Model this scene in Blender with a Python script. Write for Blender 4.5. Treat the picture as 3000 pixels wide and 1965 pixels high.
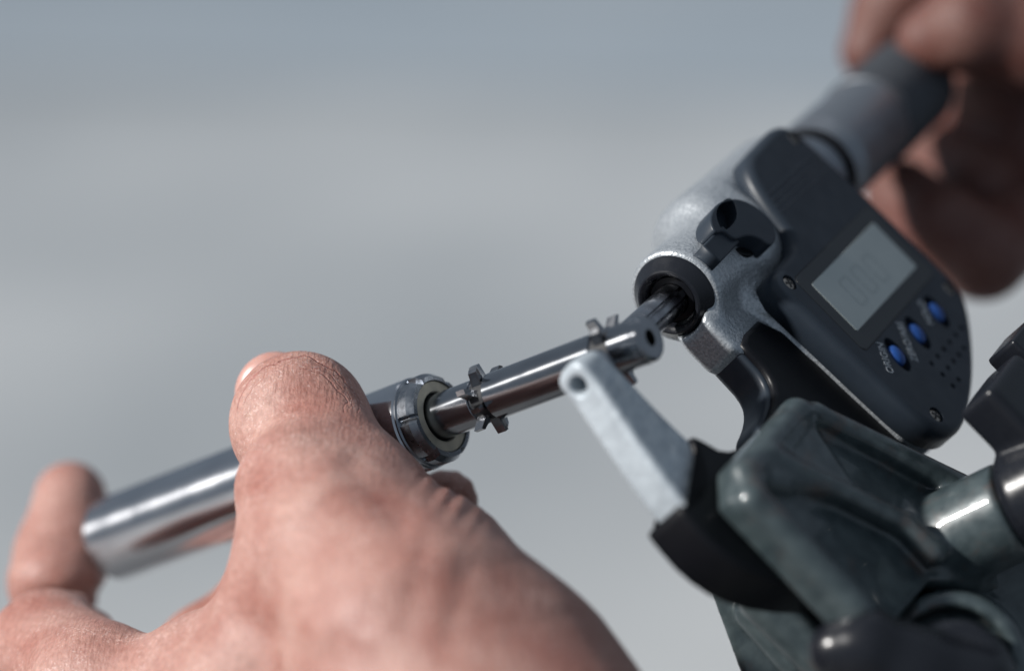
import bpy, bmesh, math, random
import numpy as np
from mathutils import Matrix, Vector

for o in list(bpy.data.objects): bpy.data.objects.remove(o)
SC = bpy.context.scene
COL = SC.collection
random.seed(7); RNG = np.random.default_rng(7)

# ------------------------------------------------------------------ camera
PITCH = math.radians(20.0)
H0 = 0.170                      # height of the measuring point above the bench
RIGHT = np.array([1., 0, 0]); UP = np.array([0, math.sin(PITCH), math.cos(PITCH)])
BACK = np.array([0, -math.cos(PITCH), math.sin(PITCH)])
V = np.stack([RIGHT, UP, BACK], 1)            # view axes -> world
C0 = np.array([0, 0, H0])
DIST = 475.0; FOC = 5950.0
camd = bpy.data.cameras.new('camera'); cam = bpy.data.objects.new('camera', camd); COL.objects.link(cam)
cm = np.eye(4); cm[:3, :3] = V; cm[:3, 3] = C0 + BACK * DIST * .001
cam.matrix_world = Matrix(cm.tolist())
camd.sensor_width = 36; camd.lens = 90; camd.clip_start = 0.02; camd.clip_end = 200
camd.dof.use_dof = True; camd.dof.focus_distance = 0.488; camd.dof.aperture_fstop = 4.5
camd.dof.aperture_blades = 0
SC.camera = cam

# ------------------------------------------------------------------ light
w = bpy.data.worlds.new('World'); SC.world = w; w.use_nodes = True
bg = w.node_tree.nodes['Background']; bg.inputs[0].default_value = (.55, .66, .80, 1); bg.inputs[1].default_value = 0.34

def lamp(name, direction, dist, size, power, colr, shape='RECTANGLE', sy=None):
    l = bpy.data.lights.new(name, 'AREA'); l.shape = shape; l.size = size; l.size_y = sy or size
    l.energy = power; l.color = colr
    o = bpy.data.objects.new(name, l); COL.objects.link(o)
    d = V @ (np.array(direction) / np.linalg.norm(direction))
    o.location = C0 + d * dist
    o.rotation_euler = Vector((-d).tolist()).to_track_quat('-Z', 'Y').to_euler()
    return o
lamp('key_lamp', (-.80, .42, .40), 1.5, .10, 39, (1, .97, .93), sy=.08)
fl = lamp('floor_fill_lamp', (0, 1, 0), 1, 5.0, 33, (.97, .98, 1), sy=5.0)      # unseen fill added overhead to brighten only the floor behind
fl.location = (0, 4.0, 3.0); fl.rotation_euler = (0, 0, 0); fl.data.spread = math.radians(80)

SC.view_settings.view_transform = 'Standard'; SC.view_settings.look = 'None'
SC.view_settings.exposure = 0; SC.view_settings.gamma = 1; SC.view_settings.use_curve_mapping = False
SC.render.engine = 'CYCLES'

# ------------------------------------------------------------------ materials
MATS = {}
def mat(name, base, rough=.5, metal=0., var=None, vscale=200, bump=0., bscale=800, bdetail=4, coat=0., sss=0., rvar=0., aniso=0., spec=.5, stretch=None, extra=None, coat_rough=.1):
    m = bpy.data.materials.new(name); m.use_nodes = True
    nt = m.node_tree; N = nt.nodes; L = nt.links; p = N['Principled BSDF']
    p.inputs['Base Color'].default_value = (*base, 1); p.inputs['Roughness'].default_value = rough
    p.inputs['Metallic'].default_value = metal; p.inputs['Specular IOR Level'].default_value = spec
    p.inputs['Coat Weight'].default_value = coat; p.inputs['Coat Roughness'].default_value = coat_rough
    if aniso: p.inputs['Anisotropic'].default_value = aniso
    tc = N.new('ShaderNodeTexCoord'); co = tc.outputs['Object']
    if stretch:
        mp = N.new('ShaderNodeMapping'); mp.inputs['Scale'].default_value = stretch
        L.new(co, mp.inputs[0]); co2 = mp.outputs[0]
    else: co2 = co
    if var is not None:
        n = N.new('ShaderNodeTexNoise'); n.inputs['Scale'].default_value = vscale; n.inputs['Detail'].default_value = 5
        L.new(co2, n.inputs['Vector'])
        r = N.new('ShaderNodeValToRGB'); r.color_ramp.elements[0].position = .34; r.color_ramp.elements[1].position = .66
        r.color_ramp.elements[0].color = (*base, 1); r.color_ramp.elements[1].color = (*var, 1)
        L.new(n.outputs['Fac'], r.inputs[0]); L.new(r.outputs[0], p.inputs['Base Color'])
    if rvar:
        n = N.new('ShaderNodeTexNoise'); n.inputs['Scale'].default_value = vscale * 1.7; n.inputs['Detail'].default_value = 6
        L.new(co2, n.inputs['Vector'])
        mr = N.new('ShaderNodeMapRange'); mr.inputs['To Min'].default_value = max(.02, rough - rvar); mr.inputs['To Max'].default_value = rough + rvar
        mr.inputs['From Min'].default_value = .3; mr.inputs['From Max'].default_value = .7
        L.new(n.outputs['Fac'], mr.inputs['Value']); L.new(mr.outputs[0], p.inputs['Roughness'])
    if bump:
        n = N.new('ShaderNodeTexNoise'); n.inputs['Scale'].default_value = bscale; n.inputs['Detail'].default_value = bdetail
        L.new(co2, n.inputs['Vector'])
        b = N.new('ShaderNodeBump'); b.inputs['Strength'].default_value = 1; b.inputs['Distance'].default_value = bump
        L.new(n.outputs['Fac'], b.inputs['Height']); L.new(b.outputs[0], p.inputs['Normal'])
    if sss:
        p.inputs['Subsurface Weight'].default_value = sss; p.inputs['Subsurface Radius'].default_value = (.0030, .0011, .0006)
        p.inputs['Subsurface Scale'].default_value = 1.0
    if extra: extra(nt, p, co)
    MATS[name] = m
    return m

def turned(nt, p, co):        # fine turning marks round the axis (local z)
    N = nt.nodes; L = nt.links
    wv = N.new('ShaderNodeTexNoise'); mp = N.new('ShaderNodeMapping'); mp.inputs['Scale'].default_value = (40, 40, 9000)
    L.new(co, mp.inputs[0]); L.new(mp.outputs[0], wv.inputs['Vector']); wv.inputs['Scale'].default_value = 1; wv.inputs['Detail'].default_value = 3
    b = N.new('ShaderNodeBump'); b.inputs['Distance'].default_value = .0000015; b.inputs['Strength'].default_value = .8
    L.new(wv.outputs['Fac'], b.inputs['Height']); L.new(b.outputs[0], p.inputs['Normal'])
    tg = N.new('ShaderNodeTangent'); tg.direction_type = 'RADIAL'; tg.axis = 'Z'; L.new(tg.outputs[0], p.inputs['Tangent'])
    p.inputs['Anisotropic'].default_value = .8; p.inputs['Anisotropic Rotation'].default_value = .25

mat('steel', (.34, .35, .37), .18, 1., var=(.28, .29, .31), vscale=120, rvar=.03, extra=turned)
mat('steel_handle', (.56, .57, .60), .23, 1., var=(.50, .51, .54), vscale=90, rvar=.03, extra=turned)
mat('steel_ring', (.24, .26, .29), .30, 1., rvar=.06, vscale=500)
mat('steel_bright', (.34, .345, .36), .20, 1., rvar=.04)
mat('steel_dark', (.40, .41, .44), .24, 1., var=(.26, .26, .28), vscale=260, rvar=.08, stretch=(.25, 1, 1))
mat('steel_ground', (.30, .33, .37), .42, 1., rvar=.08, vscale=900)
mat('brass_grey', (.60, .56, .46), .45, .7, var=(.46, .44, .37), vscale=300, rvar=.1)
mat('dark_gap', (.012, .013, .016), .6)
mat('black_plastic', (.0055, .0062, .0085), .40, bump=.00002, bscale=2600, rvar=.05, spec=.22)
mat('black_gloss', (.011, .0125, .017), .27, spec=.36, rvar=.06, vscale=300, bump=.00001, bscale=2000)
mat('navy_plastic', (.021, .029, .041), .44, var=(.025, .034, .047), vscale=160, rvar=.06, bump=.000006, bscale=6000, spec=.38)
mat('navy_gloss', (.014, .020, .030), .24, rvar=.05, vscale=250)
mat('bezel', (.020, .024, .028), .30)
mat('lcd', (.40, .44, .43), .28, var=(.35, .39, .385), vscale=60, coat=.4)
mat('lcd_ink', (.355, .395, .388), .35)
mat('button_blue', (.010, .055, .235), .36, rvar=.05, var=(.013, .07, .27), vscale=500)
mat('print_grey', (.46, .49, .52), .6)
mat('cross_dark', (.02, .018, .016), .5)
mat('screw_metal', (.40, .36, .32), .38, 1., rvar=.1, vscale=1500)

def hammer(nt, p, co):
    N = nt.nodes; L = nt.links
    v = N.new('ShaderNodeTexVoronoi'); v.inputs['Scale'].default_value = 1900; L.new(co, v.inputs['Vector'])
    n = N.new('ShaderNodeTexNoise'); n.inputs['Scale'].default_value = 1000; n.inputs['Detail'].default_value = 5; L.new(co, n.inputs['Vector'])
    a = N.new('ShaderNodeMath'); a.operation = 'MULTIPLY_ADD'; L.new(v.outputs['Distance'], a.inputs[0]); a.inputs[1].default_value = .35; L.new(n.outputs['Fac'], a.inputs[2])
    b = N.new('ShaderNodeBump'); b.inputs['Distance'].default_value = .00016; b.inputs['Strength'].default_value = .9
    L.new(a.outputs[0], b.inputs['Height']); L.new(b.outputs[0], p.inputs['Normal'])
mat('silver_hammer', (.52, .55, .58), .33, .5, var=(.34, .37, .40), vscale=1700, rvar=.08, extra=hammer)
mat('arm_paint', (.46, .515, .56), .48, .15, var=(.37, .415, .455), vscale=260, rvar=.1, bump=.00022, bscale=420)

def casting(nt, p, co):
    N = nt.nodes; L = nt.links
    base = nt.nodes['Color Ramp'] if 'Color Ramp' in N else None
    n2 = N.new('ShaderNodeTexNoise'); n2.inputs['Scale'].default_value = 95; n2.inputs['Detail'].default_value = 8; n2.inputs['Roughness'].default_value = .7; L.new(co, n2.inputs['Vector'])
    rr = N.new('ShaderNodeValToRGB'); rr.color_ramp.elements[0].position = .55; rr.color_ramp.elements[1].position = .70
    L.new(n2.outputs['Fac'], rr.inputs[0])
    mx = N.new('ShaderNodeMix'); mx.data_type = 'RGBA'; L.new(rr.outputs[0], mx.inputs[0])
    src = p.inputs['Base Color'].links[0].from_socket; L.new(src, mx.inputs[6]); mx.inputs[7].default_value = (.085, .062, .055, 1)
    L.new(mx.outputs[2], p.inputs['Base Color'])
    v = N.new('ShaderNodeTexNoise'); v.inputs['Scale'].default_value = 330; v.inputs['Detail'].default_value = 5; L.new(co, v.inputs['Vector'])
    b = N.new('ShaderNodeBump'); b.inputs['Distance'].default_value = .00018; b.inputs['Strength'].default_value = .6
    L.new(v.outputs['Fac'], b.inputs['Height']); L.new(b.outputs[0], p.inputs['Normal'])
mat('green_cast', (.036, .052, .058), .40, .1, var=(.066, .088, .094), vscale=310, rvar=.09, extra=casting, coat=.6, coat_rough=.07)

def skin_nodes(nt, p, co, tone=1., tip=None):
    N = nt.nodes; L = nt.links
    def noise(s, d=5, st=None):
        n = N.new('ShaderNodeTexNoise'); n.inputs['Scale'].default_value = s; n.inputs['Detail'].default_value = d
        if st:
            mp = N.new('ShaderNodeMapping'); mp.inputs['Scale'].default_value = st; mp.inputs['Rotation'].default_value = (0, .3, .5); L.new(co, mp.inputs[0]); L.new(mp.outputs[0], n.inputs['Vector'])
        else: L.new(co, n.inputs['Vector'])
        return n
    a = noise(75, 6); r1 = N.new('ShaderNodeValToRGB'); e = r1.color_ramp.elements
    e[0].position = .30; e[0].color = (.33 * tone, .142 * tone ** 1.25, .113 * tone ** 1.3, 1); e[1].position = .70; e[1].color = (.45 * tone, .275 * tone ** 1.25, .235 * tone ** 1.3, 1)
    L.new(a.outputs['Fac'], r1.inputs[0])
    f = noise(900, 4); r2 = N.new('ShaderNodeValToRGB'); e = r2.color_ramp.elements
    e[0].position = .30; e[0].color = (.80, .74, .72, 1); e[1].position = .65; e[1].color = (1.06, 1.06, 1.06, 1)
    L.new(f.outputs['Fac'], r2.inputs[0])
    mx = N.new('ShaderNodeMix'); mx.data_type = 'RGBA'; mx.blend_type = 'MULTIPLY'; mx.inputs[0].default_value = 1
    L.new(r1.outputs[0], mx.inputs[6]); L.new(r2.outputs[0], mx.inputs[7]); col = mx.outputs[2]
    def math_(op, x, y=None, z=None):
        m = N.new('ShaderNodeMath'); m.operation = op
        for i, q in enumerate((x, y, z)):
            if q is None: continue
            if isinstance(q, (int, float)): m.inputs[i].default_value = q
            else: L.new(q, m.inputs[i])
        return m.outputs[0]
    fl = noise(1700, 3); fm = noise(140, 3)                       # dry flakes in patches
    fk = math_('MULTIPLY', math_('GREATER_THAN', fl.outputs['Fac'], .60), math_('GREATER_THAN', fm.outputs['Fac'], .50))
    m3 = N.new('ShaderNodeMix'); m3.data_type = 'RGBA'; L.new(math_('MULTIPLY', fk, .30), m3.inputs[0]); L.new(col, m3.inputs[6]); m3.inputs[7].default_value = (.72 * tone, .56 * tone, .52 * tone, 1); col = m3.outputs[2]
    crease = None
    if tip is not None:                                          # cracked folds that follow the rim of the thumb tip
        sb = N.new('ShaderNodeVectorMath'); sb.operation = 'SUBTRACT'; L.new(co, sb.inputs[0]); sb.inputs[1].default_value = tip
        sc = N.new('ShaderNodeVectorMath'); sc.operation = 'MULTIPLY'; L.new(sb.outputs[0], sc.inputs[0]); sc.inputs[1].default_value = (1 / .0137, 1 / .0141, 0)
        ln = N.new('ShaderNodeVectorMath'); ln.operation = 'LENGTH'; L.new(sc.outputs[0], ln.inputs[0])
        sx = N.new('ShaderNodeSeparateXYZ'); L.new(sc.outputs[0], sx.inputs[0]); sz = N.new('ShaderNodeSeparateXYZ'); L.new(sb.outputs[0], sz.inputs[0])
        wob = noise(170, 5)
        for rad, wd, lo_x, am in ((.90, .018, -.85, .8), (.80, .010, -.75, .3), (.74, .014, .0, .5)):
            t = math_('ABSOLUTE', math_('ADD', ln.outputs['Value'], math_('MULTIPLY_ADD', wob.outputs['Fac'], .26, -.13 - rad)))
            g = math_('MAXIMUM', math_('SUBTRACT', 1, math_('DIVIDE', t, wd)), 0)
            g = math_('MULTIPLY', g, math_('GREATER_THAN', sx.outputs['Y'], .18)); g = math_('MULTIPLY', g, math_('GREATER_THAN', sx.outputs['X'], lo_x))
            g = math_('MULTIPLY', math_('MULTIPLY', g, math_('GREATER_THAN', sz.outputs['Z'], 0)), am)
            crease = g if crease is None else math_('MAXIMUM', crease, g)
        m4 = N.new('ShaderNodeMix'); m4.data_type = 'RGBA'; L.new(math_('MULTIPLY', crease, .7), m4.inputs[0]); L.new(col, m4.inputs[6]); m4.inputs[7].default_value = (.30, .085, .07, 1); col = m4.outputs[2]
    L.new(col, p.inputs['Base Color'])
    # relief: fine cells + crossing creases
    v = N.new('ShaderNodeTexVoronoi'); v.inputs['Scale'].default_value = 1150; v.feature = 'DISTANCE_TO_EDGE'; L.new(co, v.inputs['Vector'])
    sm = N.new('ShaderNodeMath'); sm.operation = 'MINIMUM'; L.new(v.outputs['Distance'], sm.inputs[0]); sm.inputs[1].default_value = .25
    g1 = noise(1, 5, (1500, 260, 260)); g2 = noise(300, 6)
    s1 = N.new('ShaderNodeMath'); s1.operation = 'MULTIPLY_ADD'; L.new(g1.outputs['Fac'], s1.inputs[0]); s1.inputs[1].default_value = 1.7; L.new(sm.outputs[0], s1.inputs[2])
    s2 = N.new('ShaderNodeMath'); s2.operation = 'MULTIPLY_ADD'; L.new(g2.outputs['Fac'], s2.inputs[0]); s2.inputs[1].default_value = 1.4; L.new(s1.outputs[0], s2.inputs[2])
    b = N.new('ShaderNodeBump'); b.inputs['Distance'].default_value = .00017; b.inputs['Strength'].default_value = .75
    hgt = s2.outputs[0] if crease is None else math_('SUBTRACT', s2.outputs[0], math_('MULTIPLY', crease, 2.2))
    L.new(hgt, b.inputs['Height']); L.new(b.outputs[0], p.inputs['Normal'])
    rn = N.new('ShaderNodeMapRange'); rn.inputs['From Min'].default_value = .35; rn.inputs['From Max'].default_value = .65; rn.inputs['To Min'].default_value = .46; rn.inputs['To Max'].default_value = .66
    L.new(a.outputs['Fac'], rn.inputs['Value']); L.new(rn.outputs[0], p.inputs['Roughness'])
mat('skin', (.5, .27, .21), .45, sss=.22, extra=lambda nt, p, co: skin_nodes(nt, p, co, 1., (-.00485, .03397, -.003)), spec=.5)
mat('skin_shaded', (.3, .15, .12), .45, sss=.2, extra=lambda nt, p, co: skin_nodes(nt, p, co, .38), spec=.5)  # skin colour darkened to stand in for shade on the right hand
mat('grip_grey', (.075, .083, .095), .45, .5)
mat('thimble_metal', (.27, .29, .32), .36, .8, rvar=.06)
mat('nail', (.46, .24, .20), .35, sss=.1, var=(.50, .29, .25), vscale=300)
mat('bench_top', (.20, .205, .21), .5, var=(.15, .155, .16), vscale=9, bump=.0001, bscale=200)
mat('floor_concrete', (.80, .79, .76), .7, var=(.45, .47, .475), vscale=.8, rvar=.08)
mat('floor_bluish', (.47, .53, .57), .55, var=(.62, .65, .66), vscale=.6, rvar=.08)

# ------------------------------------------------------------------ mesh helpers (millimetres, in the frame of the thing)
def mesh(name, verts, faces, smooth=True, flat_from=None):
    me = bpy.data.meshes.new(name); me.from_pydata((np.asarray(verts, float) * .001).tolist(), [], [tuple(int(i) for i in f) for f in faces])
    me.validate()
    if smooth: me.polygons.foreach_set('use_smooth', [True] * len(me.polygons))
    me.update(); return me

def part(name, me, m, parent, loc=None, rot=None):
    o = bpy.data.objects.new(name, me); COL.objects.link(o)
    if not me.materials: me.materials.append(MATS[m])
    if parent is not None: o.parent = parent
    if loc is not None or rot is not None:
        M4 = np.eye(4)
        if rot is not None: M4[:3, :3] = rot
        if loc is not None: M4[:3, 3] = np.asarray(loc) * .001
        o.matrix_local = Matrix(M4.tolist())
    return o

def thing(name, label, cat, axes, origin_mm, group=None):
    o = bpy.data.objects.new(name, None); COL.objects.link(o); o.empty_display_size = .01
    M4 = np.eye(4); M4[:3, :3] = V @ axes; M4[:3, 3] = C0 + V @ (np.asarray(origin_mm, float) * .001)
    o.matrix_world = Matrix(M4.tolist()); o['label'] = label; o['category'] = cat
    if group: o['group'] = group
    return o

def lathe(profile, seg=64, cap=True):
    """profile: (radius, z) pairs; revolve round z; sharp corners by doubled points"""
    vs, fs = [], []
    for r, z in profile:
        for k in range(seg):
            a = 2 * math.pi * k / seg; vs.append((r * math.cos(a), r * math.sin(a), z))
    for i in range(len(profile) - 1):
        if profile[i] == profile[i + 1]: continue
        for k in range(seg):
            k2 = (k + 1) % seg
            fs.append((i * seg + k, i * seg + k2, (i + 1) * seg + k2, (i + 1) * seg + k))
    return vs, fs

def sharp(profile, bev=.15):
    """insert little chamfers at the corners of a lathe profile, doubled to keep flats flat"""
    out = []
    n = len(profile)
    for i, p in enumerate(profile):
        p = np.array(p, float)
        if i == 0 or i == n - 1: out.append(tuple(p)); continue
        a = np.array(profile[i - 1], float) - p; b = np.array(profile[i + 1], float) - p
        la, lb = np.linalg.norm(a), np.linalg.norm(b); q = min(bev, la * .4, lb * .4)
        pa = p + a / la * q; pb = p + b / lb * q
        out += [tuple(pa), tuple(pa), tuple(pb), tuple(pb)]
    return out

def ax_to(direction):
    """rotation whose z is the given direction"""
    z = np.asarray(direction, float); z = z / np.linalg.norm(z)
    x = np.cross((0, 1, 0) if abs(z[1]) < .9 else (1, 0, 0), z); x /= np.linalg.norm(x)
    return np.stack([x, np.cross(z, x), z], 1)

def chaikin(P, it=2, closed=True):
    P = np.asarray(P, float)
    for _ in range(it):
        Q = np.roll(P, -1, 0) if closed else P[1:]
        A = P if closed else P[:-1]
        P = np.stack([A * .75 + Q * .25, A * .25 + Q * .75], 1).reshape(-1, 2)
    return P

def area2(P): return .5 * np.sum(P[:, 0] * np.roll(P[:, 1], -1) - P[:, 1] * np.roll(P[:, 0], -1))

def offset(P, d):
    """shrink a counter-clockwise polygon by d"""
    a = np.roll(P, 1, 0); b = np.roll(P, -1, 0)
    e1 = P - a; e2 = b - P
    n1 = np.stack([-e1[:, 1], e1[:, 0]], 1); n2 = np.stack([-e2[:, 1], e2[:, 0]], 1)
    n1 /= np.linalg.norm(n1, axis=1)[:, None] + 1e-9; n2 /= np.linalg.norm(n2, axis=1)[:, None] + 1e-9
    n = n1 + n2; n /= np.linalg.norm(n, axis=1)[:, None] + 1e-9
    c = np.clip((n * n1).sum(1), .5, 1)
    return P + n * (d / c)[:, None]

def prism(poly, z0, z1, bev=.5, seg=4, holes=(), bev_bottom=0.):
    """extruded outline with a rounded top edge; holes: (polygon, depth) sunk into the top"""
    P = np.asarray(poly, float)
    if area2(P) < 0: P = P[::-1]
    bm = bmesh.new(); n = len(P)
    rings = []
    prof = []
    if bev_bottom:
        for k in range(seg):
            t = math.pi / 2 * k / seg; prof.append((bev_bottom * (1 - math.sin(t)), z0 + bev_bottom * (1 - math.cos(t))))
        prof.append((0, z0 + bev_bottom))
    else: prof.append((0, z0))
    if bev:
        for k in range(seg + 1):
            t = math.pi / 2 * k / seg; prof.append((bev * (1 - math.cos(t)), z1 - bev + bev * math.sin(t)))
    else: prof.append((0, z1))
    for off, z in prof:
        Q = offset(P, off) if off else P
        rings.append([bm.verts.new((*(q * .001), z * .001)) for q in Q])
    for a, b in zip(rings[:-1], rings[1:]):
        for i in range(n):
            j = (i + 1) % n; f = bm.faces.new((a[i], a[j], b[j], b[i])); f.smooth = True
    bm.faces.new(rings[0][::-1])
    edges = []
    top = rings[-1]
    if not holes: bm.faces.new(top)
    else:
        for i in range(n):
            e = bm.edges.get((top[i], top[(i + 1) % n])); edges.append(e)
        for hp, dep in holes:
            hp = np.asarray(hp, float)
            if area2(hp) < 0: hp = hp[::-1]
            m = len(hp)
            up = [bm.verts.new((*(q * .001), z1 * .001)) for q in hp]
            dn = [bm.verts.new((*(q * .001), (z1 - dep) * .001)) for q in hp]
            for i in range(m):
                j = (i + 1) % m
                edges.append(bm.edges.new((up[i], up[j])))
                bm.faces.new((up[j], up[i], dn[i], dn[j]))
            bm.faces.new(dn)
        bmesh.ops.triangle_fill(bm, use_beauty=True, use_dissolve=False, edges=edges, normal=(0, 0, 1))
    bmesh.ops.recalc_face_normals(bm, faces=bm.faces[:])
    me = bpy.data.meshes.new('prism'); bm.to_mesh(me); bm.free(); return me

def ellipse(cx, cy, a, b, ang=0, n=24):
    t = np.linspace(0, 2 * np.pi, n, endpoint=False); c, s = math.cos(ang), math.sin(ang)
    x = a * np.cos(t); y = b * np.sin(t)
    return np.stack([cx + c * x - s * y, cy + s * x + c * y], 1)

def rrect(x0, y0, x1, y1, r, n=5):
    out = []
    for cx, cy, a0 in ((x1 - r, y1 - r, 0), (x0 + r, y1 - r, 90), (x0 + r, y0 + r, 180), (x1 - r, y0 + r, 270)):
        for k in range(n + 1):
            a = math.radians(a0 + 90 * k / n); out.append((cx + r * math.cos(a), cy + r * math.sin(a)))
    return np.array(out)

# ------------------------------------------------------------------ solid modelling by distance fields
def smin(a, b, k):
    h = np.clip(.5 + .5 * (b - a) / k, 0, 1); return b * (1 - h) + a * h - k * h * (1 - h)
def smax(a, b, k): return -smin(-a, -b, k)
def cone(p, a, b, ra, rb):
    a = np.asarray(a, float); b = np.asarray(b, float); ba = b - a
    h = np.clip(((p - a) @ ba) / (ba @ ba), 0, 1)
    return np.linalg.norm(p - a - h[..., None] * ba, axis=-1) - (ra + (rb - ra) * h)
def ball(p, c, r):
    r = np.asarray(r, float) * np.ones(3); q = (p - np.asarray(c, float)) / r
    return (np.linalg.norm(q, axis=-1) - 1) * r.min()
def boxd(p, c, h, r=0., rot=None):
    q = p - np.asarray(c, float)
    if rot is not None: q = q @ rot
    q = np.abs(q) - (np.asarray(h, float) - r)
    return np.linalg.norm(np.maximum(q, 0), axis=-1) + np.minimum(q.max(-1), 0) - r
def cyl(p, a, b, r, rd=.5):
    a = np.asarray(a, float); b = np.asarray(b, float); ba = b - a; L = np.linalg.norm(ba); u = ba / L
    t = (p - a) @ u; d = np.linalg.norm(p - a - t[..., None] * u, axis=-1) - (r - rd); e = np.abs(t - L / 2) - (L / 2 - rd)
    return np.minimum(np.maximum(d, e), 0) + np.sqrt(np.maximum(d, 0) ** 2 + np.maximum(e, 0) ** 2) - rd
def poly2(x, y, P):
    P = np.asarray(P, float); d = np.full(x.shape, 1e9); s = np.ones(x.shape)
    for i in range(len(P)):
        a = P[i]; b = P[i - 1]; ex, ey = b - a; wx = x - a[0]; wy = y - a[1]
        t = np.clip((wx * ex + wy * ey) / (ex * ex + ey * ey), 0, 1)
        d = np.minimum(d, (wx - ex * t) ** 2 + (wy - ey * t) ** 2)
        c1 = y >= a[1]; c2 = y < b[1]; c3 = ex * wy > ey * wx
        s = np.where((c1 & c2 & c3) | (~c1 & ~c2 & ~c3), -s, s)
    return s * np.sqrt(d)
def prismd(p, P, z0, z1, rd=.5):
    d = poly2(p[..., 0], p[..., 1], P) + rd; e = np.abs(p[..., 2] - (z0 + z1) / 2) - ((z1 - z0) / 2 - rd)
    return np.minimum(np.maximum(d, e), 0) + np.sqrt(np.maximum(d, 0) ** 2 + np.maximum(e, 0) ** 2) - rd

def surface(f, lo, hi, h, relax=2):
    lo = np.asarray(lo, float); hi = np.asarray(hi, float); n = np.ceil((hi - lo) / h).astype(int) + 1
    F = np.empty(n, np.float32)
    ys, zs = lo[1] + h * np.arange(n[1]), lo[2] + h * np.arange(n[2])
    Y, Z = np.meshgrid(ys, zs, indexing='ij')
    st = 16
    for i in range(0, n[0], st):
        xs = lo[0] + h * np.arange(i, min(i + st, n[0]))
        p = np.empty((len(xs), n[1], n[2], 3)); p[..., 0] = xs[:, None, None]; p[..., 1] = Y; p[..., 2] = Z
        F[i:i + st] = f(p)
    S = F < 0
    c = [S[i:n[0] - 1 + i, j:n[1] - 1 + j, k:n[2] - 1 + k] for i in (0, 1) for j in (0, 1) for k in (0, 1)]
    cnt = sum(x.astype(np.int8) for x in c); act = (cnt > 0) & (cnt < 8)
    idx = np.argwhere(act); ID = np.full(act.shape, -1, np.int64); ID[act] = np.arange(len(idx))
    acc = np.zeros((len(idx), 3)); num = np.zeros(len(idx))
    off = [(i, j, k) for i in (0, 1) for j in (0, 1) for k in (0, 1)]
    for A in range(8):
        for ax in range(3):
            if off[A][ax]: continue
            b = list(off[A]); b[ax] = 1
            fa = F[tuple((idx + off[A]).T)]; fb = F[tuple((idx + b).T)]; m = (fa < 0) != (fb < 0)
            t = fa / np.where(m, fa - fb, 1); q = idx + np.array(off[A]); q = q.astype(float); q[:, ax] += t
            acc[m] += q[m]; num[m] += 1
    v = acc / num[:, None]
    faces = []
    for ax in range(3):
        o1, o2 = [(1, 2), (2, 0), (0, 1)][ax]
        sl0 = [slice(None)] * 3; sl1 = [slice(None)] * 3; sl0[ax] = slice(0, -1); sl1[ax] = slice(1, None)
        d = S[tuple(sl0)] != S[tuple(sl1)]; e = np.argwhere(d)
        ok = (e[:, o1] > 0) & (e[:, o2] > 0) & (e[:, o1] < n[o1] - 1) & (e[:, o2] < n[o2] - 1); e = e[ok]
        def cid(da, db):
            q = e.copy(); q[:, o1] -= da; q[:, o2] -= db; return ID[tuple(q.T)]
        Q = np.stack([cid(1, 1), cid(0, 1), cid(0, 0), cid(1, 0)], 1)
        fl = ~S[tuple(e.T)]; Q[fl] = Q[fl][:, ::-1]; faces.append(Q)
    Fc = np.concatenate(faces); Fc = Fc[(Fc >= 0).all(1)]
    E = np.concatenate([Fc[:, [0, 1]], Fc[:, [1, 2]], Fc[:, [2, 3]], Fc[:, [3, 0]]])
    for _ in range(relax):
        s = np.zeros_like(v); k = np.zeros(len(v))
        for a, b in ((0, 1), (1, 0)):
            np.add.at(s, E[:, a], v[E[:, b]]); np.add.at(k, E[:, a], 1)
        v = v * .5 + .5 * s / np.maximum(k, 1)[:, None]
    v = lo + v * h
    me = bpy.data.meshes.new('surface')
    me.vertices.add(len(v)); me.vertices.foreach_set('co', (v * .001).ravel())
    me.loops.add(Fc.size); me.loops.foreach_set('vertex_index', Fc.ravel().astype(np.int32))
    me.polygons.add(len(Fc)); me.polygons.foreach_set('loop_start', np.arange(0, Fc.size, 4, dtype=np.int32))
    me.polygons.foreach_set('use_smooth', np.ones(len(Fc), bool)); me.update(); me.validate()
    return me

def at(X, Y, z):
    """a point given by its direction from the lens and its depth, in millimetres"""
    return np.array([(X - 1190) * (DIST - z) / FOC, -(Y - 779.5) * (DIST - z) / FOC, z])

# ------------------------------------------------------------------ the setting
def struct(name, verts, faces, m):
    o = part(name, mesh(name, np.asarray(verts) * 1000, faces, smooth=False), m, None); o['kind'] = 'structure'; return o
def slab(x0, x1, y0, y1, z0, z1):
    v = [(x, y, z) for x in (x0, x1) for y in (y0, y1) for z in (z0, z1)]
    return v, [(0, 1, 3, 2), (4, 6, 7, 5), (0, 4, 5, 1), (2, 3, 7, 6), (0, 2, 6, 4), (1, 5, 7, 3)]
struct('floor', [(-15, -15, -.85), (15, -15, -.85), (15, 15, -.85), (-15, 15, -.85)], [(0, 1, 2, 3)], 'floor_concrete')
struct('far_floor', [(-15, 6.0, -.846), (15, 2.2, -.846), (15, 12, -.846), (-15, 12, -.846)], [(0, 1, 2, 3)], 'floor_bluish')  # bluish area of the far floor, changes the background tone with distance
struct('bench', *slab(-.9, .9, -.9, .095, -.06, 0), 'bench_top')

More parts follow.
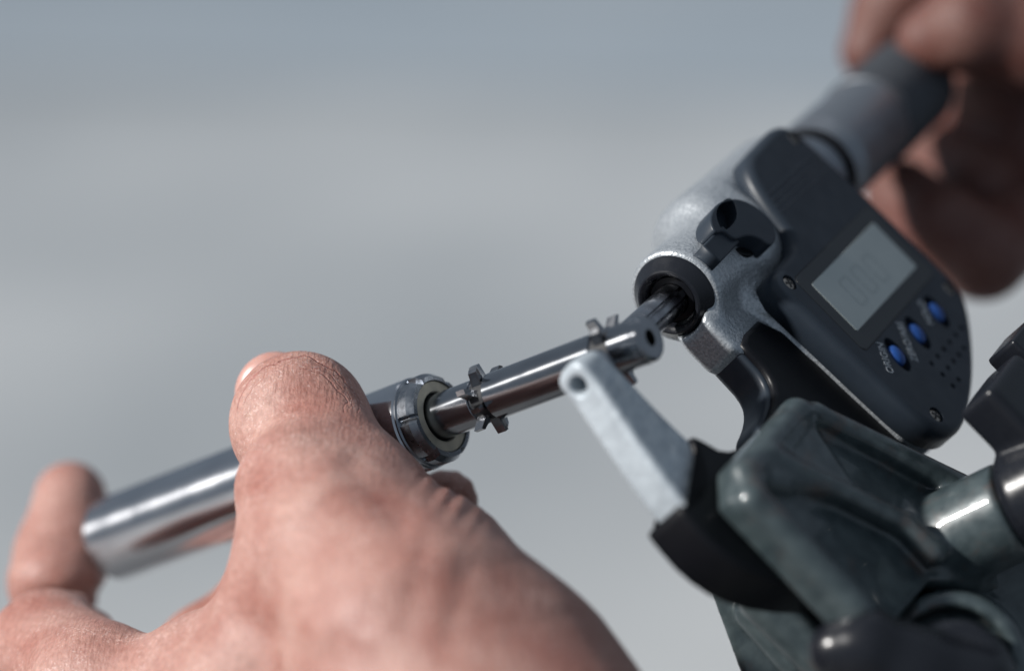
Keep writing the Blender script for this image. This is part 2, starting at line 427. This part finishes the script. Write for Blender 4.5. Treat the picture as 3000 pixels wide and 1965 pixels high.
# ------------------------------------------------------------------ micrometer: r along the spindle, d down the frame, n out of the display
MB = np.array([[.4568, .6949, .5555], [.3788, -.7169, .5853], [-.8049, .0570, .5907]])
MO = np.array([11.91, -8.72, 18.0])
mic = thing('micrometer', 'digital outside micrometer with dark display housing, pale grey anvil arm and three blue buttons', 'micrometer', MB, MO)
RZ = np.array([[0, 0, 1.], [1, 0, 0], [0, 1, 0]])       # lathe axis -> r
def mlathe(name, prof, m, loc=(0, 0, 0), seg=64, bev=.15, parent=None):
    v, f = lathe(sharp(prof, bev), seg); return part(name, mesh(name, v, f), m, parent or mic, loc, RZ)

# painted arm that carries the anvil
arm_poly = chaikin([(1, -4.2), (6.6, -3.6), (7.6, 1.5), (7.0, 14), (8.0, 27), (3, 34), (-7.5, 34), (-7.6, 27), (-4.4, 14), (-.6, 1.5), (-.4, -2.5)], 2)
def arm_f(p):
    d = prismd(p, arm_poly, -3.7, 3.7, 1.1)
    q = p.copy(); dd = np.sqrt((p[..., 1]) ** 2 + p[..., 2] ** 2) - 4.1           # rounded end of the arm seen along the spindle
    d = smax(d, np.where(p[..., 1] < 0, dd, -9), .5)
    hole = np.sqrt((p[..., 1] - .2) ** 2 + (p[..., 2]) ** 2) - 1.75
    hole = np.maximum(hole, p[..., 0] - 4.5)
    return smax(d, -hole, .5)
arm = part('anvil_arm', surface(arm_f, (-11, -8, -6), (11, 36, 6), .4), 'arm_paint', mic)
arm['label'] = 'pale grey painted arm with a round hole in its end'
mlathe('anvil', [(0, 7.2), (3.17, 7.2), (3.17, 8.7), (0, 8.7)], 'steel_ground')

# silver cast frame: spindle boss, neck, plate under the display
plate = [(51.5, 5), (53.2, 13), (54.5, 34), (56, 50), (60, 55.5), (67, 56.5), (77, 53.5), (94, 46), (103.5, 39), (103, 0), (101, -8)]
neck = [(39.5, 4), (60, 0), (60, 30), (44, 22), (38.3, 14.8), (38.2, 9)]
def frame_f(p):
    r = p[..., 0]; ra = np.sqrt(p[..., 1] ** 2 + p[..., 2] ** 2)
    b1 = cyl(p, (42.2, 0, 0), (72, 0, 0), 9.5, .9)
    b2 = cyl(p, (62, -1, -1.5), (104, -1, -1.5), 13.4, 4)
    b2 = smax(b2, p[..., 2] - 7.6, 3)
    d = smin(b1, b2, 6)
    d = smin(d, prismd(p, neck, -4.5, 4.2, 1.2), 3.0)
    d = smin(d, prismd(p, plate, -5.5, 6.2, .5), 2.0)
    web = cone(p, (52.5, 8, 3), (54, 13, 5.0), 2.4, 1.6); d = smin(d, web, 2)
    return np.maximum(d, -(np.maximum(ra - 7.2, r - 44)))
part('frame', surface(frame_f, (36, -19, -17), (107, 60, 12), .55), 'silver_hammer', mic)

# black heat-insulating covers round the throat and the lower bow
cover_poly = chaikin([(40.4, 14.3), (40.2, 18.3), (40.0, 22.4), (38.0, 25.5), (33, 27.8), (22.5, 29.4), (17.5, 29.0), (11, 26.8), (8.9, 22.6), (7.6, 20.6), (6.4, 21.2), (4, 24.5), (-1, 28.5), (-8.2, 28.6), (-10.3, 27.0), (-11, 30), (-11.6, 37), (-9, 44.5), (-2.5, 51.5), (10, 60), (30, 63), (48, 61), (58.5, 56), (55.6, 36), (54, 14.3)], 1)
me = prism(cover_poly, -5, 5, 1.0, 4, bev_bottom=1.0)
part('insulating_cover', me, 'black_plastic', mic)['label'] = 'black plastic grip cover on the lower bow'
lip = chaikin([(39.6, 14.4), (39.4, 18.3), (39.2, 22.2), (37.2, 25), (32.6, 27.0), (26, 28.2), (26, 31), (42, 30), (46, 20), (45, 14.4)], 2)
part('throat_lip', prism(lip, -4.2, 3.6, .9, 4, bev_bottom=.9), 'navy_plastic', mic)
inlay = chaikin([(10.2, 30.5), (16, 31.5), (22, 31.3), (24, 36), (6, 38), (-2, 34), (4, 30)], 2)
part('cover_inlay', prism(inlay, 4.4, 5.25, .35, 3), 'navy_plastic', mic)

# spindle and its collar
def spindle_mesh():
    seg = 96; vs = []; fs = []
    zs = [24.0, 22.6, 22.6, 46.0]
    prof = []
    for k in range(seg):
        a = 2 * math.pi * k / seg; rr = 3.2
        for g in (62, 98, 190, 226, 300, 340):
            da = abs((math.degrees(a) - g + 180) % 360 - 180)
            if da < 5.5: rr = 2.72
        prof.append((rr * math.cos(a), rr * math.sin(a)))
    rows = [(.0, 22.5), (.9, 22.5), (.97, 22.8), (1, 22.8), (1, 47)]
    for s, z in rows:
        for x, y in prof: vs.append((x * s, y * s, z))
    for i in range(len(rows) - 1):
        for k in range(seg):
            k2 = (k + 1) % seg; fs.append((i * seg + k, i * seg + k2, (i + 1) * seg + k2, (i + 1) * seg + k))
    me = mesh('spindle', vs, fs); me.polygons.foreach_set('use_smooth', [False] * len(me.polygons)); return me
part('spindle', spindle_mesh(), 'steel_dark', mic, (0, 0, 0), RZ)
mlathe('spindle_collar', [(5.1, 45), (5.1, 40.2), (5.9, 39.4), (6.4, 39.4), (8.5, 42.0), (8.7, 43.2), (8.7, 44), (5.1, 45)], 'black_gloss', bev=.25)
mlathe('collar_bush', [(3.25, 42), (3.25, 41.2), (4.6, 41.2), (4.6, 43), (3.25, 43)], 'black_plastic')

# sleeve, thimble and end cap
mlathe('sleeve', [(0, 100), (9.3, 100), (9.3, 112), (8.8, 113), (8.8, 120), (0, 120)], 'steel_ground')
mlathe('sleeve_ring', [(8, 113), (10.2, 113), (10.2, 115), (8, 115)], 'black_plastic')
def thimble(prof):
    v, f = lathe(prof, 96); return mesh('thimble', v, f)
part('thimble', thimble([(0, 115), (9.6, 115), (9.6, 117), (10.6, 121), (10.6, 121), (10.6, 148), (10.6, 148), (9, 149), (0, 149)]), 'thimble_metal', mic, (0, 0, 0), RZ)
grip = [(0, 148.5), (10.9, 148.5), (11.2, 149.2)]
for k in range(16): grip += [(11.2, 150 + 1.6 * k), (10.85, 150.3 + 1.6 * k), (10.85, 150.9 + 1.6 * k), (11.2, 151.2 + 1.6 * k)]
part('ratchet_grip', thimble(grip + [(11.2, 178), (10, 181), (0, 181)]), 'grip_grey', mic, (0, 0, 0), RZ)

# spindle clamp knob
knob_face = chaikin([(60.1, -6.8), (63.9, -5.3), (66.6, -1.4), (66.4, 2.7), (63.5, 5.4), (59.5, 5.8), (58.9, 3.4), (56.5, 1.1), (52.3, 0.2), (51.7, -0.4), (51.1, -2.7), (48.0, -3.3), (49.9, -5.9), (53.2, -7.1), (56.9, -7.4)], 2)
knob_slot = 1.45 * chaikin([(60.0, -6.3), (59.2, -4.3), (57.0, -3.1), (52.1, -3.0), (53.1, -4.9), (55.3, -6.2)], 2); knob_slot += (56.1, -4.6) - 1.45 * np.array((56.1, -4.6))
part('clamp_base', prism(ellipse(59.5, -1.0, 5.6, 5.6, n=40), 5.5, 9.4, .6), 'black_plastic', mic)
knob = part('clamp_knob', prism(knob_face, 8.0, 13.0, .4, 3, [(knob_slot, 3.5)], bev_bottom=.4), 'navy_plastic', mic)
part('clamp_tab', prism(np.array([(53.4, -3.6), (53.8, 1.0), (43.6, 1.4), (43.2, -3.2)]), 7.6, 12.2, .4, 3), 'navy_plastic', mic)

# display housing
face = [(54.2, 13), (54.9, 21.8), (55.7, 33.2), (56.4, 42.3), (57.1, 48.6), (59.2, 52.8), (63.0, 55.2), (68.3, 55.2), (75.9, 53.3), (83.6, 50.7), (93.5, 45.9), (101.0, 41.1), (103.0, 37.5), (102.8, 28.8), (102.2, 16.4), (101.4, 4.0), (100.4, -6.5), (99.4, -8.8), (97.2, -10), (93.5, -10.2), (85.8, -9.6), (80.6, -9.3), (77.2, -7.4), (75, -3.8), (73.2, 1.4), (72.2, 6.8), (68.6, 10.6), (62.8, 11.2), (58.2, 11.2), (55.2, 11.4)]
housing_poly = offset(chaikin(face, 2)[::1] if area2(np.array(face)) > 0 else chaikin(face, 2)[::-1], -1.8)
btn = [(66.8, 38.1), (78.4, 38.3), (90.0, 38.4)]
scr = [(56.8, 13.3), (61.4, 51.4), (98.4, -7.4), (100.6, 37.2)]
dots = [(73.8 + 3.75 * i, 44.35) for i in range(6)] + [(73.9 + 3.4 * i, 47.4) for i in range(5)] + [(73.6, 50.4), (77.0, 50.5)]
BANG = math.radians(107)
holes = [(ellipse(x, y, 4.1, 2.35, BANG, 24), 1.6) for x, y in btn] + [(ellipse(x, y, 1.75, 1.75, 0, 18), .9) for x, y in scr] + [(ellipse(x, y, .62, .62, 0, 10), .8) for x, y in dots]
hous = part('display_housing', prism(housing_poly, 6.1, 12, 2.0, 7, holes), 'navy_plastic', mic)
part('screen_bezel', prism(rrect(58.6, 13.4, 100.4, 32.9, 1.4), 11.9, 12.12, .1, 2), 'bezel', hous)
part('bezel_seam', prism(rrect(58.35, 13.15, 100.65, 33.15, 1.5), 11.9, 12.03, 0), 'dark_gap', hous)
lcd = part('screen', prism(rrect(61.7, 16.5, 96.8, 29.2, .5), 12.0, 12.2, .05, 1), 'lcd', hous)
def seg_digit(x, y, h, wd):
    """faint unlit bars of one digit"""
    t = .55; bars = [(x, y - h / 2, wd, t), (x, y + h / 2, wd, t), (x - wd / 2, y - h / 4, t, h * .42), (x - wd / 2, y + h / 4, t, h * .42), (x + wd / 2, y - h / 4, t, h * .42), (x + wd / 2, y + h / 4, t, h * .42)]
    vs, fs = [], []
    for cx, cy, a, b in bars:
        i = len(vs); vs += [(cx - a / 2, cy - b / 2, 12.215), (cx + a / 2, cy - b / 2, 12.215), (cx + a / 2, cy + b / 2, 12.215), (cx - a / 2, cy + b / 2, 12.215)]; fs.append((i, i + 1, i + 2, i + 3))
    return mesh('digit', vs, fs, smooth=False)
for x in (71.5, 77.8, 84.1):
    part('digit', seg_digit(x, 23.2, 6.4, 3.6), 'lcd_ink', lcd)
def dome(a, b, h, ang, n=24, rings=6):
    vs, fs = [], []
    for i in range(rings + 1):
        t = math.pi / 2 * i / rings; s = math.cos(t) if i < rings else .001
        for q in ellipse(0, 0, a * s, b * s, ang, n): vs.append((q[0], q[1], h * math.sin(t)))
    vs2 = [(q[0], q[1], -1.2) for q in ellipse(0, 0, a, b, ang, n)]; vs = vs2 + vs
    for i in range(rings + 1):
        for k in range(n):
            k2 = (k + 1) % n; fs.append((i * n + k, i * n + k2, (i + 1) * n + k2, (i + 1) * n + k))
    return mesh('button', vs, fs)
bme = dome(2.35, 1.8, 1.2, BANG)
for x, y in btn:
    part('button', bme, 'button_blue', hous, (x, y, 11.6))
    part('button_well', prism(ellipse(x, y, 4.05, 2.3, BANG, 24), 10.3, 10.55, 0), 'dark_gap', hous)
sme_v, sme_f = lathe([(1.55, -.6), (1.55, .05), (1.3, .3), (.7, .42), (0, .45)], 20)
sme = mesh('screw', sme_v, sme_f)
def cross_mesh():
    vs, fs = [], []
    for a, b in ((1.0, .22), (.22, 1.0)):
        i = len(vs); vs += [(-a, -b, .5), (a, -b, .5), (a, b, .5), (-a, b, .5), (-a, -b, 0), (a, -b, 0), (a, b, 0), (-a, b, 0)]
        fs += [(i, i + 1, i + 2, i + 3), (i + 4, i + 5, i + 1, i), (i + 5, i + 6, i + 2, i + 1), (i + 6, i + 7, i + 3, i + 2), (i + 7, i + 4, i, i + 3)]
        vs[i:i + 4] = [(x, y, z + (.004 if a < b else 0)) for x, y, z in vs[i:i + 4]]
    return mesh('cross_slot', vs, fs, smooth=False)
cme = cross_mesh()
for k, (x, y) in enumerate(scr):
    s = part('screw', sme, 'screw_metal', hous, (x, y, 11.35))
    a = .5 + k * .7; part('cross_slot', cme, 'cross_dark', s, (0, 0, 0), np.array([[math.cos(a), -math.sin(a), 0], [math.sin(a), math.cos(a), 0], [0, 0, 1]]))
dme = prism(ellipse(0, 0, .58, .58, 0, 10), 0, .05, 0)
for x, y in dots: part('speaker_hole', dme, 'dark_gap', hous, (x, y, 11.25))
for i, d in enumerate((-2.2, -.7, .7, 2.2)):           # moulded lines across the upper face
    part('moulded_line', prism(rrect(74.5 - .5 * i, d - .22, 101.2, d + .22, .1, 2), 11.9, 12.12, .1, 2), 'navy_gloss', hous)

def text_mesh(txt, size):
    cu = bpy.data.curves.new('lettering', 'FONT'); cu.body = txt; cu.size = size * .001; cu.extrude = .00002
    cu.align_x = 'LEFT'; cu.align_y = 'CENTER'
    o = bpy.data.objects.new('tmp', cu); COL.objects.link(o)
    dg = bpy.context.evaluated_depsgraph_get(); me = bpy.data.meshes.new_from_object(o.evaluated_get(dg))
    bpy.data.objects.remove(o); bpy.data.curves.remove(cu); return me
def letters(txt, p0, p1, size):
    me = text_mesh(txt, size); xs = [v.co.x for v in me.vertices]; w0 = max(xs) * 1000
    u = np.array([p1[0] - p0[0], p1[1] - p0[1]]); ln = np.linalg.norm(u); u /= ln; sc = ln / w0
    rot = np.array([[u[0] * sc, u[1], 0], [u[1] * sc, -u[0], 0], [0, 0, 1]])
    o = part('lettering', me, 'print_grey', hous, (p0[0], p0[1], 12.04), rot)
    return o
letters('ORIGIN', (60.0, 39.6), (64.9, 34.0), 2.7)
letters('ZERO/ABS', (69.7, 41.7), (76.0, 34.1), 2.7)
letters('HOLD', (84.4, 39.2), (88.2, 34.4), 2.7)

# ------------------------------------------------------------------ the tool being measured; local z along its axis, origin at the measured teeth
T = np.array([.7609, .2971, .5769]); T /= np.linalg.norm(T)
TP = np.array([19.04, -2.81, 5.44])
tax = np.cross((0, 0, 1), T); tax /= np.linalg.norm(tax); TB = np.stack([np.cross(tax, T) * -1, tax * -1, T], 1)
if np.linalg.det(TB) < 0: TB[:, 0] *= -1
tool = thing('boring_tool', 'polished steel boring tool with thick handle and two rings of small cutting teeth', 'tool', TB, TP)
def tlathe(name, prof, m, seg=96, bev=.2, parent=None):
    v, f = lathe(sharp(prof, bev), seg); return part(name, mesh(name, v, f), m, parent or tool)
tlathe('handle', [(0, -138), (8.2, -138), (9.2, -136.8), (9.2, -47.2), (0, -47.2)], 'steel_handle', seg=128, bev=.5)
# head ring with notched rim
def head_ring():
    seg = 180; rows = [(9.0, -47.2), (9.0, -46.9), (8.7, -46.6), (8.7, -46.3), (8.95, -46.0), (8.95, -44.2), (8.15, -42.8), (8.15, -42.8), (7.25, -42.7), (7.25, -44)]
    vs, fs = [], []
    for i, (r, z) in enumerate(rows):
        for k in range(seg):
            a = k / seg * 2 * math.pi; ph = (k + 8) % 30; rr = r; zz = z
            if 3 <= i <= 7:
                if ph < 5: rr -= (.95, .9, .75, .5, .25)[ph]
            vs.append((rr * math.cos(a), rr * math.sin(a), zz))
    for i in range(len(rows) - 1):
        for k in range(seg):
            k2 = (k + 1) % seg; fs.append((i * seg + k, i * seg + k2, (i + 1) * seg + k2, (i + 1) * seg + k))
    return mesh('head_ring', vs, fs, smooth=False)
part('head_ring', head_ring(), 'steel_ring', tool)
tlathe('bushing', [(4.95, -44.8), (4.95, -43.0), (7.2, -43.0), (7.2, -44.8)], 'brass_grey')
tlathe('bushing_gap', [(4.4, -44.4), (4.4, -44.1), (5.45, -44.1), (5.45, -44.4)], 'dark_gap')
tlathe('shaft', [(0, -48), (4.5, -48), (4.5, -32.8), (3.9, -32.6), (3.9, -29.2), (4.55, -29.0), (4.55, -3.2), (3.9, -3.0), (3.9, .9), (4.5, 1.1), (4.5, 6.4), (4.35, 6.5), (4.35, 7.6), (3.9, 8.1), (1.55, 8.1), (1.55, 3.5), (0, 3.5)], 'steel', bev=.12)
tlathe('end_bore', [(0, 3.6), (1.5, 3.6), (1.5, 3.75), (0, 3.75)], 'dark_gap')
for z0, z1 in ((-32.55, -29.25), (-2.95, .85)):
    tlathe('groove_floor', [(3.85, z0), (4.0, z0), (4.0, z1), (3.85, z1)], 'dark_gap', bev=.02)
def tooth_mesh(sgn):
    """one staggered cutter tooth: radial along x, axial along z, leaning to one side"""
    v = []
    for r, y0, y1, zc, hz in ((3.7, -.75, .80, .35 * sgn, 1.15), (7.0, -.65, .30, 1.15 * sgn, 1.0)):
        v += [(r, y0, zc - hz), (r - (.3 if r > 5 else 0), y1, zc - hz), (r, y0, zc + hz), (r - (.3 if r > 5 else 0), y1, zc + hz)]
    f = [(0, 1, 3, 2), (4, 6, 7, 5), (0, 4, 5, 1), (2, 3, 7, 6), (0, 2, 6, 4), (1, 5, 7, 3)]
    return mesh('tooth', v, f, smooth=False)
tm = (tooth_mesh(1), tooth_mesh(-1))
for z, n, ph in ((-30.9, 10, .2), (-1.0, 10, .5)):
    for k in range(n):
        a = 2 * math.pi * k / n + ph
        part('tooth', tm[k % 2], 'steel_bright', tool, (0, 0, z), np.array([[math.cos(a), -math.sin(a), 0], [math.sin(a), math.cos(a), 0], [0, 0, 1]]))

# ------------------------------------------------------------------ hands
def hand_thing(name, label, f, lo, hi, h, relax=2, skin='skin'):
    c = (np.asarray(lo, float) + np.asarray(hi)) / 2
    t = thing(name, label, 'hand', np.eye(3), c)
    me = surface(lambda p: f(p), lo, hi, h, relax); me.transform(Matrix.Translation((-c * .001).tolist()))
    part('skin', me, skin, t); return t, c

def chain(p, pts, k):
    d = None
    for (a, ra), (b, rb) in zip(pts[:-1], pts[1:]):
        e = cone(p, a, b, ra, rb); d = e if d is None else smin(d, e, k)
    return d

thumb = [(at(694, 1120, -2), 10.8), (at(800, 1285, 12), 15), (at(950, 1490, 25), 20.5), (at(1120, 1790, 35), 28)]
thumb_side = [(at(795, 1045, -10), 7.6), (at(855, 1140, -6), 8.4), (at(1040, 1315, 8), 9.8), (at(1190, 1570, 22), 16.5), (at(1300, 1800, 30), 21)]
web = [(at(674, 1170, -2), 7.2), (at(668, 1310, 3), 7.4), (at(622, 1450, 0), 8.6), (at(480, 1590, -8), 11.5), (at(420, 1760, -12), 18)]
index = [(at(163, 1156, -86), 7.9), (at(146, 1285, -80), 9.9), (at(128, 1352, -73), 10.2)]
index_base = [(at(160, 1482, -50), 9.6), (at(112, 1505, -42), 11.4), (at(230, 1610, -18), 13.3), (at(480, 1740, -8), 17)]
middle = [(at(1038, 1164, -37), 6.3), (at(940, 1215, -44), 7.6), (at(620, 1395, -62), 8.6), (at(470, 1520, -58), 9.2), (at(420, 1680, -40), 12)]
def ellip(p, c, r, rot=None):
    q = p - np.asarray(c, float)
    if rot is not None: q = q @ rot
    r = np.asarray(r, float); k0 = np.linalg.norm(q / r, axis=-1); k1 = np.linalg.norm(q / (r * r), axis=-1) + 1e-9
    return k0 * (k0 - 1) / k1
def left_hand(p):
    x, y, z = p[..., 0], p[..., 1], p[..., 2]
    d = chain(p, thumb, 8)
    d = smin(d, chain(p, thumb_side, 8), 11)
    d = smin(d, chain(p, web, 6), 9)
    d = smin(d, cone(p, at(720, 1340, 8), at(600, 1580, 8), 10, 13), 9)
    tip = ellip(p, at(697, 985, -18), (13.7, 14.1, 10.5))
    # dry folds that follow the rim of the thumb tip
    e = p - at(697, 985, -18); rho = np.sqrt((e[..., 0] / 13.7) ** 2 + (e[..., 1] / 14.1) ** 2); ang = np.arctan2(e[..., 1], e[..., 0])
    tip = tip + .55 * np.exp(-((rho - .86 + .03 * np.sin(ang * 3)) / .022) ** 2) * (e[..., 2] > 0) * np.clip((ang - .7) * 2, 0, 1) * np.clip((2.6 - ang) * 2, 0, 1)
    tip = tip + .32 * np.exp(-((rho - .70 + .02 * np.sin(ang * 5)) / .03) ** 2) * (e[..., 2] > 0) * np.clip((ang - .9) * 2, 0, 1)
    d = smin(d, tip, 7.0)
    d = smin(d, cone(p, at(520, 1740, -8), at(1150, 1850, 14), 20, 30), 12)
    d = smin(d, smin(chain(p, index_base, 3.0), chain(p, index, 3.0), 1.3), 5)
    d = smin(d, chain(p, middle, 4), 3)
    # knuckle wrinkles along the outer edge of the thumb
    c = at(1060, 1128, 0); u = (x - c[0]) * .78 - (y - c[1]) * .62; w = (x - c[0]) * .62 + (y - c[1]) * .78
    d = d + .26 * np.sin(u * 2 * np.pi / 3.3 + .5 * np.sin(u)) * np.exp(-(u / 6.5) ** 2) * np.exp(-((w + 1.0) / 3.2) ** 2)
    # bony top of the thumb joint
    d = d - .7 * np.exp(-(((p - at(668, 1030, 8)) / np.array([5.5, 3.5, 9])) ** 2).sum(-1))
    # tendon hollows running down the thumb
    for X, Y, X2, Y2, am, wd in ((1000, 1230, 960, 1420, .35, 2.2), (1090, 1290, 1050, 1450, .3, 2.0), (820, 1090, 930, 1200, .9, 3.0), (560, 1440, 900, 1500, .5, 3)):
        a = at(X, Y, 12)[:2]; b = at(X2, Y2, 24)[:2]; ba = b - a; t = np.clip(((x - a[0]) * ba[0] + (y - a[1]) * ba[1]) / (ba @ ba), 0, 1)
        dist = np.hypot(x - a[0] - t * ba[0], y - a[1] - t * ba[1]); d = d + am * np.exp(-(dist / wd) ** 2) * (z > -15)
    # creases inside the index finger
    for X, Y, am, wd, sl in ((175, 1396, 2.6, 1.5, .08), (150, 1262, 1.0, 1.5, .15), (300, 1470, .5, 1.0, -.3)):
        c = at(X, Y, -58); e = p - c; d = d + am * np.exp(-((e[..., 1] + e[..., 0] * sl) / wd) ** 2) * np.exp(-(e[..., 0] / 9) ** 2) * np.exp(-(e[..., 2] / 16) ** 2)
    # the handle is held: the flesh gives way to it
    q = p - TP; t = q @ T; rad = np.linalg.norm(q - t[..., None] * T, axis=-1) - 9.0
    return smax(d, -np.maximum(rad, np.maximum(t + 42.5, -138 - t)), .6)
lh, lc = hand_thing('left_hand', 'left hand gripping the steel handle between thumb and curled index finger', left_hand, (-118, -104, -98), (46, 2, 68), .75, 1)
nv, nf = lathe([(0, -1)] + [(math.cos(math.radians(a)), math.sin(math.radians(a))) for a in range(-80, 81, 10)] + [(0, 1)], 32)
nv = np.array(nv) * (8.1, 8.4, 3.0); part('thumb_nail', mesh('thumb_nail', nv, nf), 'nail', lh, at(641, 916, -27) - lc)

def right_hand(p):
    d = chain(p, [(at(2165, 95, -116), 8.2), (at(2250, 60, -112), 10), (at(2400, 90, -116), 11.5), (at(2600, 160, -122), 15)], 4)      # thumb
    d = smin(d, chain(p, [(at(2020, 120, -158), 7.3), (at(2065, 20, -158), 8.5), (at(2180, -90, -150), 9.5), (at(2420, -60, -142), 12)], 4), 3)   # index
    d = smin(d, chain(p, [(at(2095, 455, -126), 8.6), (at(2190, 535, -114), 9.6), (at(2285, 595, -110), 9.5), (at(2400, 520, -126), 10), (at(2560, 380, -146), 12)], 4), 3)
    d = smin(d, chain(p, [(at(2170, 360, -150), 8.5), (at(2290, 440, -132), 9.2), (at(2385, 540, -130), 9.0), (at(2480, 440, -144), 10)], 4), 2)
    d = smin(d, cone(p, at(2395, 235, -142), at(2425, 430, -140), 15, 14.5), 5)
    d = smin(d, cone(p, at(2310, 140, -142), at(2335, 330, -152), 12, 12), 5)
    d = smin(d, cone(p, at(2620, 60, -140), at(2660, 460, -150), 22, 20), 8)
    d = smin(d, cone(p, at(2660, 260, -142), at(2900, 260, -142), 22, 24), 8)
    return d
rh, rcn = hand_thing('right_hand', 'right hand turning the micrometer thimble, fingers curled round it', right_hand, (66, -30, -188), (190, 118, -92), 1.1, 2, 'skin_shaded')

# ------------------------------------------------------------------ the stand
SB = MB; SO = MO
stand = thing('micrometer_stand', 'dark green hammertone cast stand clamping the micrometer bow in ribbed jaws', 'stand', MB, MO)
jaw_poly = [(28, 28.6), (3, 28.6), (-4, 33), (-4.5, 64), (2, 69), (24, 70), (40, 82), (54, 74), (52, 62), (34, 30.5)]
BA = np.array([37.5, 68.0, 7.0]); BD = np.array([.187, .254, .949]); BD /= np.linalg.norm(BD)     # clamp screw boss
def front_jaw(p):
    d = prismd(p, jaw_poly, 5.05, 9.0, 1.0)
    k = 1.9
    rim = chain(p, [((29, 31.0, 10.0), 2.3), ((2.5, 31.8, 10.5), 2.9), ((-1.6, 36, 10.5), 3.1), ((-1.5, 62, 10.5), 3.1)], .8)
    d = smin(d, rim, k)
    d = smin(d, chain(p, [((29, 31, 10.0), 2.2), ((33, 34, 10.2), 2.2), ((50, 65, 12), 2.6)], .8), k)
    d = smin(d, chain(p, [((10.9, 33.3, 11.2), 2.0), ((26.2, 59.6, 11.8), 2.3), ((25.9, 66.7, 12), 2.5)], .8), k)
    d = smin(d, cone(p, (4, 33.5, 10), (9, 38, 9.8), 2.4, 2.0), k)
    d = smin(d, prismd(p, [(3, 32), (30, 32), (25, 48), (14, 43)], 7, 10.8, .8), 3.5)
    d = smin(d, cyl(p, BA - BD * 2, BA + BD * 16.5, 9.4, 1.0), 3.0)
    return d
part('front_jaw', surface(front_jaw, (-10, 24, 3), (60, 92, 30), .55), 'green_cast', stand)
def back_jaw(p):
    d = prismd(p, [(34, 40), (12, 44), (7, 50), (7, 76), (40, 84), (54, 74), (50, 50)], -15, -5.05, 1.5)
    d = smin(d, chain(p, [((8, 50, -11), 3), ((8, 74, -11), 3)], 1), 2)
    return d
part('back_jaw', surface(back_jaw, (-11, 28, -18), (60, 88, -3), .8), 'green_cast', stand)
# clamp screw knob with its wing
def knob_f(p):
    d = cyl(p, BA + BD * 16.55, BA + BD * 30, 10.6, 2.5)
    d = smin(d, boxd(p, (49, 60, 32), (9, 8, 4.5), 1.2, ), 1.5)
    return d
part('clamp_screw_knob', surface(knob_f, (26, 48, 18), (66, 92, 44), .6), 'black_gloss', stand)
part('screw_end', prism(rrect(60, 50, 72, 59, 1), 29, 36, .6), 'black_gloss', stand)

def cam_part(name, f, lo, hi, h, m, relax=2):
    me = surface(f, lo, hi, h, relax); co = np.empty(len(me.vertices) * 3); me.vertices.foreach_get('co', co)
    co = (co.reshape(-1, 3) * 1000 - MO) @ MB * .001; me.vertices.foreach_set('co', co.ravel()); me.update()
    return part(name, me, m, stand)
body_poly = [at(1592, 1240, -20)[:2], at(1775, 1240, -20)[:2], at(2050, 1290, -20)[:2], at(2480, 1240, -20)[:2], at(2600, 1900, -20)[:2], at(2500, 2150, -20)[:2], at(1870, 2150, -20)[:2], at(1835, 1900, -20)[:2]]
def body_f(p):
    q = p.copy(); q[..., 0] -= (-4 - p[..., 2]) * .22
    d = prismd(q, body_poly, -32, -4, 1.2)
    d = smin(d, cone(p, at(1752, 1420, -1), at(1852, 1530, 1), 3.8, 4.2), 1.6)
    d = smin(d, cyl(p, at(2215, 1545, -10), at(2215, 1545, 16), 13.5, 3), 4)
    ring = cyl(p, at(2215, 1545, 12), at(2215, 1545, 30), 10.2, 1)
    return smax(d, -ring, 1.0)
cam_part('body', body_f, (28, -122, -36), (126, -36, 22), .9, 'green_cast')
def lever_f(p):
    d = chain(p, [(at(1945, 1510, 28), 5.0), (at(2010, 1505, 28), 6.6), (at(2120, 1560, 27), 7.5), (at(2260, 1600, 26), 8)], 3)
    return smin(d, cyl(p, at(2225, 1560, 13), at(2225, 1560, 26), 9.2, 1.5), 3)
cam_part('hinge_lever', lever_f, (48, -84, 8), (110, -44, 40), .7, 'black_gloss')
# column and foot, standing on the bench
def world_part(name, verts, faces, m):
    co = (np.asarray(verts) - C0) @ V * 1000; co = (co - MO) @ MB
    return part(name, mesh(name, co, faces, smooth=False), m, stand)
bc = C0 + V @ (at(2180, 1900, -18) * .001)
v, f = slab(bc[0] - .020, bc[0] + .020, bc[1] - .014, bc[1] + .014, .018, bc[2] + .012); world_part('column', v, f, 'green_cast')
v, f = slab(bc[0] - .055, bc[0] + .055, bc[1] - .045, bc[1] + .04, 0.0, .020); world_part('foot', v, f, 'green_cast')
